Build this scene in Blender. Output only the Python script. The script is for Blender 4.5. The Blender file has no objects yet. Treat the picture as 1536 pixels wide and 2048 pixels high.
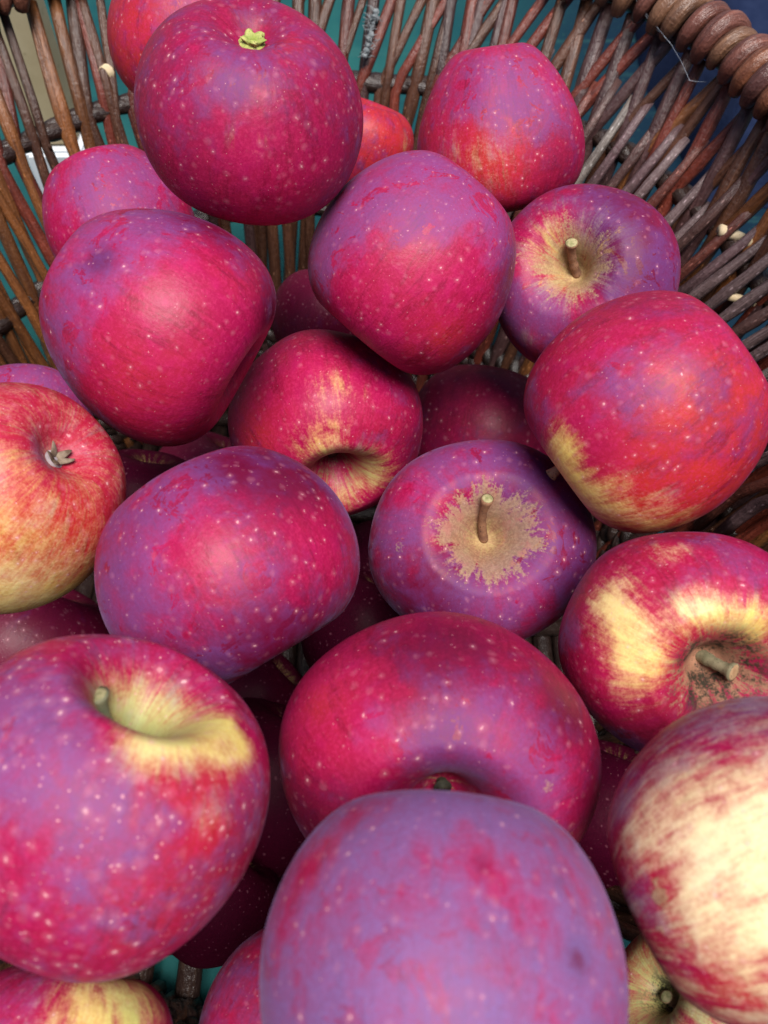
import numpy as np
import bpy, math, random
from mathutils import Vector, Matrix
random.seed(7)
SC = bpy.context.scene
# ---------------------------------------------------------------- camera, sky, sun, exposure
cam = bpy.data.cameras.new('camera'); camo = bpy.data.objects.new('camera', cam); SC.collection.objects.link(camo); SC.camera = camo
camo.location = (0, 0, 0); camo.rotation_euler = (math.radians(90-55), 0, 0)
cam.sensor_fit = 'VERTICAL'; cam.sensor_height = 24; cam.lens = 24*1700/2048
cam.clip_start = .01; cam.clip_end = 60
cam.dof.use_dof = True; cam.dof.focus_distance = .30; cam.dof.aperture_fstop = 12
SUN_EL, SUN_AZ = 71, -70            # azimuth measured from +x, counter clockwise
w = bpy.data.worlds.new('World'); SC.world = w; w.use_nodes = True
nt = w.node_tree; nt.nodes.clear()
sky = nt.nodes.new('ShaderNodeTexSky'); sky.sky_type = 'NISHITA'; sky.sun_disc = False
sky.sun_elevation = math.radians(SUN_EL); sky.sun_rotation = math.radians(90-SUN_AZ)
bg = nt.nodes.new('ShaderNodeBackground'); bg.inputs[1].default_value = .055
wo = nt.nodes.new('ShaderNodeOutputWorld'); nt.links.new(sky.outputs[0], bg.inputs[0]); nt.links.new(bg.outputs[0], wo.inputs[0])
sl = bpy.data.lights.new('sun', 'SUN'); sl.energy = 4.0; sl.angle = math.radians(30); sl.color = (1, .95, .9)
so = bpy.data.objects.new('sun', sl); SC.collection.objects.link(so)
sd = Vector((math.cos(math.radians(SUN_EL))*math.cos(math.radians(SUN_AZ)), math.cos(math.radians(SUN_EL))*math.sin(math.radians(SUN_AZ)), math.sin(math.radians(SUN_EL))))
so.rotation_euler = sd.to_track_quat('Z', 'Y').to_euler()
SC.view_settings.view_transform = 'Standard'; SC.view_settings.look = 'None'; SC.view_settings.gamma = 1
SC.view_settings.use_curve_mapping = False; SC.view_settings.exposure = .66
# ---------------------------------------------------------------- helpers
def tag(o, label=None, cat=None, group=None, kind=None):
    for k, v in (('label', label), ('category', cat), ('group', group), ('kind', kind)):
        if v: o[k] = v
    return o
def empty(name, loc=(0, 0, 0), rot=None):
    o = bpy.data.objects.new(name, None); o.empty_display_size = .02
    if rot is not None: o.matrix_world = Matrix.Translation(loc) @ rot.to_4x4()
    else: o.location = loc
    SC.collection.objects.link(o); return o
def mesh(name, V, Fc, mat, parent=None, attrs=None, smooth=True, mats=None, midx=None):
    me = bpy.data.meshes.new(name)
    me.from_pydata([tuple(map(float, v)) for v in V], [], Fc)
    if smooth: me.polygons.foreach_set('use_smooth', [True]*len(me.polygons))
    for nm, (ty, data) in (attrs or {}).items():
        at = me.attributes.new(nm, ty, 'POINT')
        at.data.foreach_set('color' if ty == 'FLOAT_COLOR' else ('vector' if ty == 'FLOAT_VECTOR' else 'value'), np.asarray(data, float).ravel())
    for m in (mats or [mat]): me.materials.append(m)
    if midx is not None: me.polygons.foreach_set('material_index', midx)
    me.update(); o = bpy.data.objects.new(name, me); SC.collection.objects.link(o)
    if parent is not None: o.parent = parent
    return o
class MB:
    """collects tubes, blobs and boxes for one mesh"""
    def __init__(s): s.V, s.F, s.C = [], [], []
    def tube(s, pts, rad, n=10, cap=True, squash=1., nor=None):
        P = np.asarray(pts, float); m = len(P); rad = np.broadcast_to(np.asarray(rad, float), (m,))
        T = np.gradient(P, axis=0); T /= np.linalg.norm(T, axis=1)[:, None]+1e-12
        ref = np.array(nor if nor is not None else ((0, 0, 1.) if abs(T[0][2]) < .9 else (1., 0, 0)), float)
        b0 = len(s.V); L = 0
        for i in range(m):
            if i: L += np.linalg.norm(P[i]-P[i-1])
            if nor is not None: ref = np.array(nor, float)
            x = ref-T[i]*(ref@T[i]); x /= np.linalg.norm(x)+1e-12; y = np.cross(T[i], x); ref = x
            for k in range(n):
                a = 2*math.pi*k/n
                s.V.append(P[i]+rad[i]*(math.cos(a)*x*squash+math.sin(a)*y)); s.C.append((math.cos(a), math.sin(a), L/.004))
        for i in range(m-1):
            for k in range(n):
                s.F.append((b0+i*n+k, b0+i*n+(k+1) % n, b0+(i+1)*n+(k+1) % n, b0+(i+1)*n+k))
        if cap:
            s.F.append(tuple(b0+k for k in range(n))[::-1]); s.F.append(tuple(b0+(m-1)*n+k for k in range(n)))
        return s
    def blob(s, c, r, n=8, jit=0., rng=None):
        b0 = len(s.V); c = np.asarray(c, float); r = np.asarray(r, float)*np.ones(3); rng = rng or np.random.RandomState(1)
        s.V.append(c+(0, 0, r[2])); s.C.append((0, 0, 0))
        for i in range(1, n):
            for k in range(n*2):
                a = math.pi*i/n; b = math.pi*k/n; j = 1+jit*(rng.rand()-.5)
                s.V.append(c+r*j*(math.sin(a)*math.cos(b), math.sin(a)*math.sin(b), math.cos(a))); s.C.append((math.cos(b), math.sin(b), i))
        s.V.append(c-(0, 0, r[2])); s.C.append((0, 0, 0)); e = len(s.V)-1; m = n*2
        for k in range(m): s.F.append((b0, b0+1+k, b0+1+(k+1) % m)); s.F.append((e, e-m+(k+1) % m, e-m+k))
        for i in range(n-2):
            for k in range(m): s.F.append((b0+1+i*m+k, b0+1+(i+1)*m+k, b0+1+(i+1)*m+(k+1) % m, b0+1+i*m+(k+1) % m))
        return s
    def build(s, name, mat, parent=None, color=None, **kw):
        o = mesh(name, s.V, s.F, mat, parent, {'cc': ('FLOAT_VECTOR', s.C)}, **kw)
        if color: o.color = (*color, 1)
        return o
class N:
    """terse node-tree writer"""
    def __init__(s, name):
        s.m = bpy.data.materials.new(name); s.m.use_nodes = True; s.t = s.m.node_tree; s.t.nodes.clear()
    def set(s, sock, v):
        if isinstance(v, bpy.types.NodeSocket): s.t.links.new(v, sock)
        elif v is not None:
            if sock.type == 'RGBA' and len(v) == 3: v = (*v, 1)
            sock.default_value = v
    def n(s, ty, **kw):
        nd = s.t.nodes.new('ShaderNode'+ty)
        for k, v in kw.items(): setattr(nd, k, v)
        return nd
    def attr(s, name, vec=False):
        a = s.n('Attribute', attribute_name=name); return a.outputs['Vector'] if vec else a.outputs['Color']
    def sep(s, c):
        q = s.n('SeparateXYZ'); s.set(q.inputs[0], c); return q.outputs[0], q.outputs[1], q.outputs[2]
    def math(s, op, a, b=None, c=None, clamp=False):
        q = s.n('Math', operation=op, use_clamp=clamp)
        for i, v in enumerate((a, b, c)):
            if v is not None: s.set(q.inputs[i], v)
        return q.outputs[0]
    def add(s, a, b): return s.math('ADD', a, b)
    def mul(s, a, b): return s.math('MULTIPLY', a, b)
    def mad(s, a, b, c): return s.math('MULTIPLY_ADD', a, b, c)
    def vmul(s, v, k):
        q = s.n('VectorMath', operation='MULTIPLY'); s.set(q.inputs[0], v); s.set(q.inputs[1], k); return q.outputs[0]
    def vadd(s, v, k):
        q = s.n('VectorMath', operation='ADD'); s.set(q.inputs[0], v); s.set(q.inputs[1], k); return q.outputs[0]
    def comb(s, a, b, c):
        q = s.n('CombineXYZ')
        for i, v in enumerate((a, b, c)): s.set(q.inputs[i], v)
        return q.outputs[0]
    def noise(s, vec, scale, detail=3, rough=.5, dist=0, w=None, col=False):
        q = s.n('TexNoise'); q.noise_dimensions = '4D' if w is not None else '3D'
        if vec is not None: s.set(q.inputs['Vector'], vec)
        if w is not None: s.set(q.inputs['W'], w)
        q.inputs['Scale'].default_value = scale; q.inputs['Detail'].default_value = detail; q.inputs['Roughness'].default_value = rough; q.inputs['Distortion'].default_value = dist
        return q.outputs['Color' if col else 'Fac']
    def ss(s, x, lo, hi, a=0., b=1.):
        q = s.n('MapRange', interpolation_type='SMOOTHSTEP'); s.set(q.inputs[0], x); s.set(q.inputs[1], lo); s.set(q.inputs[2], hi); s.set(q.inputs[3], a); s.set(q.inputs[4], b); return q.outputs[0]
    def mix(s, f, a, b, mode='MIX'):
        q = s.n('Mix', data_type='RGBA', blend_type=mode); q.clamp_factor = True
        s.set(q.inputs[0], f); s.set(q.inputs[6], a); s.set(q.inputs[7], b); return q.outputs[2]
    def bump(s, h, strength=.3, dist=.001, nrm=None):
        q = s.n('Bump'); q.inputs['Strength'].default_value = strength; q.inputs['Distance'].default_value = dist; s.set(q.inputs['Height'], h)
        if nrm is not None: s.set(q.inputs['Normal'], nrm)
        return q.outputs[0]
    def out(s, color, rough=.5, normal=None, **kw):
        p = s.n('BsdfPrincipled'); o = s.n('OutputMaterial'); s.t.links.new(p.outputs[0], o.inputs[0])
        s.set(p.inputs['Base Color'], color); s.set(p.inputs['Roughness'], rough)
        if normal is not None: s.set(p.inputs['Normal'], normal)
        for k, v in kw.items(): s.set(p.inputs[k.replace('_', ' ')], v)
        return s.m
# ---------------------------------------------------------------- materials
def m_skin():
    n = N('apple_skin'); P = n.attr('up', True); M = n.attr('mer', True)
    rnd = n.n('ObjectInfo').outputs['Random']; W = n.mul(rnd, 37.)
    fa = n.attr('fa', True); fb = n.attr('fb', True); fc = n.attr('fc', True)
    y, b, d = n.sep(fa); g, o, k = n.sep(fb); rus, dirt_shade, spk = n.sep(fc); sa = n.attr('fd')
    mx, my, ms = n.sep(M)
    streak = n.noise(n.comb(n.mul(mx, 7.), n.mul(my, 7.), n.mul(ms, 2.6)), 1., 4, .62, .3, W)
    streakf = n.noise(n.comb(n.mul(mx, 26.), n.mul(my, 26.), n.mul(ms, 4.)), 1., 3, .6, .5, W)
    low = n.noise(P, 1.6, 3, .55, .2, W); mid = n.noise(P, 5.5, 4, .6, .3, n.add(W, 3.)); fine = n.noise(P, 42., 3, .65, 0, W); grain = n.noise(P, 120., 2, .6, 0, W)
    # blush
    of = n.ss(n.mad(n.add(low, n.mul(streak, .6)), .7, n.add(o, -.56)), 0., .9)
    blush = n.mix(of, (.30, .002, .055), (.42, .022, .020))
    blush = n.mix(n.ss(mid, .44, .74, 0, .48), blush, (.46, .008, .110))
    blush = n.mix(n.ss(n.add(n.mul(streak, .6), n.mul(streakf, .4)), .48, .64, 0, .62), blush, (.15, .001, .020))
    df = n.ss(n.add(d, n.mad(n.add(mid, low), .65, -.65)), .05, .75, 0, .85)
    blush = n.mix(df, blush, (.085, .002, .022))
    blush = n.mix(n.ss(d, .95, 1.2, 0, .8), blush, (.022, .001, .007))  # near-black skin at high d: gap shade painted onto the filler apples
    blush = n.mix(n.mul(n.ss(fine, .42, .70, 0, .40), n.mad(df, -1.1, 1.)), blush, (.52, .022, .115))
    ground = n.mix(n.ss(n.add(low, n.mul(fine, .4)), .5, .95), (.78, .54, .12), (.80, .62, .28))
    ground = n.mix(n.math('MULTIPLY', g, -1., clamp=True), ground, (.90, .80, .58)); ground = n.mix(n.math('MULTIPLY', g, .95, clamp=True), ground, (.40, .45, .15))  # negative g: pale cream, also paints the corner apple's blown highlight
    yv = n.add(n.math('MINIMUM', y, .92), n.add(n.mul(sa, n.mad(streak, 1.25, -.625)), n.add(n.mad(mid, 1.0, -.5), n.mad(n.add(streakf, fine), .6, -.6))))
    ym = n.mul(n.ss(yv, .10, 1.15, 0, .97), n.ss(y, .02, .30))
    col = n.mix(ym, blush, ground)
    # lenticels
    def dots(sc, r0, r1, seed, halo):
        v = n.n('TexVoronoi'); v.voronoi_dimensions = '3D'; v.inputs['Scale'].default_value = sc
        n.set(v.inputs['Vector'], n.vadd(n.vadd(P, n.comb(W, seed, 0.)), n.vmul(n.vadd(n.noise(P, 18., 2, .6, 0, W, col=True), (-.5,)*3), (.05,)*3)))
        rr = n.sep(v.outputs['Color'])[0]; size = n.mul(n.mad(rr, r1-r0, r0), n.mad(k, .9, .65))
        core = n.math('SUBTRACT', 1., n.math('DIVIDE', v.outputs['Distance'], size), clamp=True)
        hl = n.math('SUBTRACT', 1., n.math('DIVIDE', v.outputs['Distance'], n.mul(size, halo)), clamp=True)
        return core, hl, n.sep(v.outputs['Color'])[1]
    c1, h1, q1 = dots(11.5, .03, .155, 1.3, 3.0); c2, h2, q2 = dots(25., .03, .20, 7.7, 2.)
    c1 = n.mul(n.ss(c1, .0, .5), n.ss(q1, .05, .5)); c2 = n.mul(n.ss(c2, .05, .6), n.mul(n.ss(q2, .25, .7), n.mad(k, .55, .35)))
    # bloom : dusty wax with rubbed patches
    bl = n.ss(n.add(n.math('MINIMUM', b, .85), n.add(n.mad(low, .9, -.45), n.add(n.mad(mid, 1.5, -.75), n.mad(streak, .8, -.40)))), .12, 1.05)
    rub = n.ss(n.noise(P, 3.2, 5, .7, 1.2, n.add(W, 9.)), .57, .605)
    bl = n.mul(bl, n.mad(rub, n.mad(spk, .6, -.85), 1.)); bl = n.mul(bl, n.mad(n.add(grain, fine), .9, .10))
    col = n.mix(n.mad(bl, .62, n.mul(bl, n.mul(spk, .16))), col, n.mix(spk, n.mix(d, (.18, .060, .215), (.085, .024, .150)), (.165, .110, .285)))
    col = n.mix(n.mul(h1, .22), col, (.66, .24, .32)); col = n.mix(n.mul(c1, n.mul(n.ss(d, 1.2, .9), n.mad(low, .6, .25))), col, (.78, .47, .46)); col = n.mix(n.mul(c2, n.mad(mid, 1.3, .2)), col, (.72, .34, .36))
    # russet around the stem, jagged rays
    ra = n.noise(n.comb(n.mul(mx, 4.6), n.mul(my, 4.6), n.mul(ms, 2.6)), 1., 6, .72, .15, W)
    rv = n.add(rus, n.mul(n.add(ra, n.mad(fine, .25, -.60)), 6.5))
    rmask = n.mul(n.ss(n.add(rv, n.mad(fine, 1.2, -.6)), -.1, .8), n.ss(rus, -1.2, -.8))
    rcol = n.mix(n.ss(fine, .35, .7), (.26, .19, .095), (.38, .27, .14)); rcol = n.mix(n.ss(mid, .5, .7, 0, .6), rcol, (.46, .15, .10)); rcol = n.mix(n.ss(rus, 2.2, 4.5), rcol, (.24, .22, .07))
    col = n.mix(n.mul(rmask, .66), col, rcol)
    # a pale net of scuffs and tiny dark specks
    sc = n.ss(n.noise(n.vmul(P, (3., 9., 5.)), 5., 3, .7, 2.5, W), .715, .74)
    col = n.mix(n.mul(sc, .16), col, (.75, .48, .48))
    sp = n.ss(n.noise(P, 62., 1, .5, 0, n.add(W, 4.)), .735, .76); col = n.mix(n.mul(sp, n.mad(dirt_shade, 1., .22)), col, (.05, .025, .012))
    col = n.mix(n.mul(n.ss(n.add(n.mul(mid, .6), n.mul(fine, .5)), .50, .64), n.ss(dirt_shade, .2, .9)), col, (.030, .024, .014))
    hgt = n.add(n.add(n.mul(fine, .25), n.mul(grain, .12)), n.add(n.mul(c1, .25), n.mul(rmask, n.mad(grain, .8, .1))))
    rough = n.add(n.mad(bl, .20, .40), n.add(n.mul(rmask, .25), n.mul(fine, .10)))
    return n.out(col, rough, n.bump(hgt, .20, .0006, n.bump(n.add(mid, n.mul(streakf, .15)), .13, .003)), Specular_IOR_Level=n.ss(d, .9, 1.2, .27, .06), Sheen_Weight=n.mad(bl, .12, .0), Sheen_Roughness=.35, Sheen_Tint=(.62, .55, .95, 1))  # high d also dulls the shine of the shade-painted fillers
def m_cane():
    n = N('willow_bark'); C = n.attr('cc', True); oi = n.n('ObjectInfo'); W = n.mul(oi.outputs['Random'], 53.)
    tc = n.n('TexCoord').outputs['Object']
    cx, cy, cz = n.sep(C)
    grainl = n.noise(n.comb(n.mul(cx, 3.), n.mul(cy, 3.), n.mul(cz, .35)), 1., 4, .65, .2, W)
    big = n.noise(tc, 26., 3, .6, 0, W); sm = n.noise(tc, 420., 3, .7)
    c = n.mix(n.ss(big, .35, .7), n.mix(.42, oi.outputs['Color'], (.020, .008, .006)), oi.outputs['Color'])
    c = n.mix(n.ss(grainl, .48, .72, 0, .6), c, n.mix(.10, n.vmul(oi.outputs['Color'], (1.7, 1.8, 1.9)), (.30, .20, .12)))
    c = n.mix(n.ss(grainl, .50, .30, 0, .6), c, (.022, .009, .009))
    c = n.mix(n.ss(sm, .60, .72, 0, .5), c, (.03, .015, .01))
    v = n.n('TexVoronoi'); v.inputs['Scale'].default_value = 1.; n.set(v.inputs['Vector'], n.comb(n.mul(cx, 1.6), n.mul(cy, 1.6), n.mul(cz, .8)))
    c = n.mix(n.mul(n.ss(v.outputs['Distance'], .26, .14), n.ss(n.sep(v.outputs['Color'])[0], .80, .86)), c, n.mix(.12, n.vmul(oi.outputs['Color'], (2.6, 2.9, 3.2)), (.36, .27, .18)))
    peel = n.ss(n.noise(tc, 60., 2, .5, .4, W), .745, .77); c = n.mix(peel, c, n.mix(.25, n.vmul(oi.outputs['Color'], (2.4, 3., 3.6)), (.45, .38, .30)))
    nb = n.bump(n.add(n.mul(grainl, 1.), n.mul(sm, .7)), .8, .0011)
    return n.out(c, n.mad(sm, .45, .16), nb, Specular_IOR_Level=.55, Sheen_Weight=.0)
def m_simple(name, c1, c2, sc, rough=.7, bumpd=.0005, spec=.4, c3=None):
    n = N(name); tc = n.n('TexCoord').outputs['Object']
    a = n.noise(tc, sc, 5, .6, .3); f = n.noise(tc, sc*9, 3, .6)
    c = n.mix(n.ss(a, .35, .65), c1, c2)
    if c3: c = n.mix(n.ss(f, .60, .68), c, c3)
    return n.out(c, rough, n.bump(n.add(a, n.mul(f, .4)), .4, bumpd), Specular_IOR_Level=spec)
SKIN = m_skin(); CANE = m_cane()
STEM = {'brown': m_simple('stem_brown', (.14, .065, .04), (.26, .13, .07), 160, .7, c3=(.06, .03, .02)), 'tan': m_simple('stem_tan', (.28, .16, .08), (.42, .28, .15), 160, .7, c3=(.10, .05, .03)),
        'grey': m_simple('stem_grey', (.13, .12, .065), (.24, .20, .12), 160, .8, c3=(.04, .03, .02)), 'dark': m_simple('stem_dark', (.03, .03, .02), (.07, .06, .03), 160, .8), 'green': m_simple('stem_green', (.15, .17, .10), (.22, .21, .12), 130, .7, c3=(.07, .06, .04))}
CUTEND = m_simple('cut_stem_end', (.20, .20, .08), (.38, .33, .17), 700, .8, c3=(.10, .07, .03))
CAL = {'green': m_simple('calyx_green', (.22, .28, .05), (.42, .42, .13), 260, .7, c3=(.13, .10, .04)), 'dry': m_simple('calyx_dry', (.10, .065, .04), (.24, .18, .13), 260, .9, c3=(.03, .02, .015))}
CALF = m_simple('calyx_felt', (.22, .20, .20), (.36, .30, .32), 300, .95)
PALE = m_simple('pale_cut_wood', (.48, .37, .21), (.62, .50, .33), 120, .8, c3=(.30, .20, .10))
# ---------------------------------------------------------------- apple shape (plain numpy)
import math
PROF = np.array([(0,.40),(.035,.405),(.07,.44),(.11,.53),(.17,.66),(.26,.775),(.38,.845),(.52,.85),(.68,.765),(.83,.60),
 (.94,.36),(.995,.08),(.985,-.18),(.91,-.44),(.79,-.65),(.64,-.795),(.49,-.855),(.36,-.855),(.25,-.81),(.16,-.745),(.08,-.70),(0,-.69)])
def catmull(P, n):
    P = np.vstack([[-P[1][0], P[1][1]], P, [-P[-2][0], P[-2][1]]])
    m = len(P)-3
    t = np.linspace(0, m-1e-6, n); i = t.astype(int); f = (t-i)[:, None]
    a, b, c, d = P[i], P[i+1], P[i+2], P[i+3]
    return .5*((2*b)+(-a+c)*f+(2*a-5*b+4*c-d)*f**2+(-a+3*b-3*c+d)*f**3)
def apple_local(sp, nr=96, ns=144):
    """unit apple, stem along +z; returns verts (nr,ns,3), arc position s (nr), theta (ns)"""
    h, tap, cav, cw, lob, sy, sd = (sp.get(k, v) for k, v in (('h', .93), ('tap', .10), ('cav', 1.), ('cw', 1.), ('lob', .018), ('sy', 1.), ('seed', 0)))
    q = catmull(PROF, nr); r = np.maximum(q[:, 0], 0); z = q[:, 1].copy()
    r[0] = r[-1] = 0
    s = np.concatenate([[0], np.cumsum(np.hypot(np.diff(r), np.diff(z)))]); s /= s[-1]
    top = (s < .27); z = np.where(top, .85-(.85-z)*cav, z)
    wid = np.clip((.55-r)/.55, 0, 1)
    r = np.where(top & (s < .3), r*(1+(cw-1)*wid), r)
    th = np.linspace(0, 2*math.pi, ns, endpoint=False)
    rng = np.random.RandomState(sd+11)
    ph = rng.rand(8)*6.28; am = rng.rand(8)
    R, T = np.meshgrid(r, th, indexing='ij'); Z = np.repeat(z[:, None], ns, 1); S = np.repeat(s[:, None], ns, 1)
    lb = lob*np.cos(5*T+ph[0]+.5*np.sin(T+ph[1]))*(.5+1.1*np.clip((S-.45)/.5, 0, 1)+.5*np.clip(.3-S, 0, 1)/.3)
    lb += .016*am[1]*np.cos(2*T+ph[2]+2*S)+.014*am[2]*np.cos(3*T+ph[3]-3*S)+.012*np.cos(T+ph[4])*np.cos(4*S+ph[5])
    R2 = R*(1+lb)*(1-tap*np.clip(-Z+.15, -.6, 1.2)**1*1.0)
    Z2 = Z*h*(1+.03*am[3]*np.cos(T+ph[6])*np.clip(R, 0, 1))+.035*R*np.cos(2*T+ph[7])*(Z > 0)*am[4]*np.clip(Z, 0, 1)
    X = R2*np.cos(T)+.03*am[5]*Z2; Y = R2*np.sin(T)*sy+.03*am[6]*Z2
    return np.stack([X, Y, Z2], -1), s, th
def frame(ax):
    """rotation matrix whose +z column is ax (columns are the local axes)"""
    z = np.array(ax, float); z /= np.linalg.norm(z)
    ref = np.array([1., 0, 0]) if abs(z[0]) < .8 else np.array([0, 0, 1.])
    y = np.cross(z, ref); y /= np.linalg.norm(y); x = np.cross(y, z)
    return np.stack([x, y, z], 1)
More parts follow.
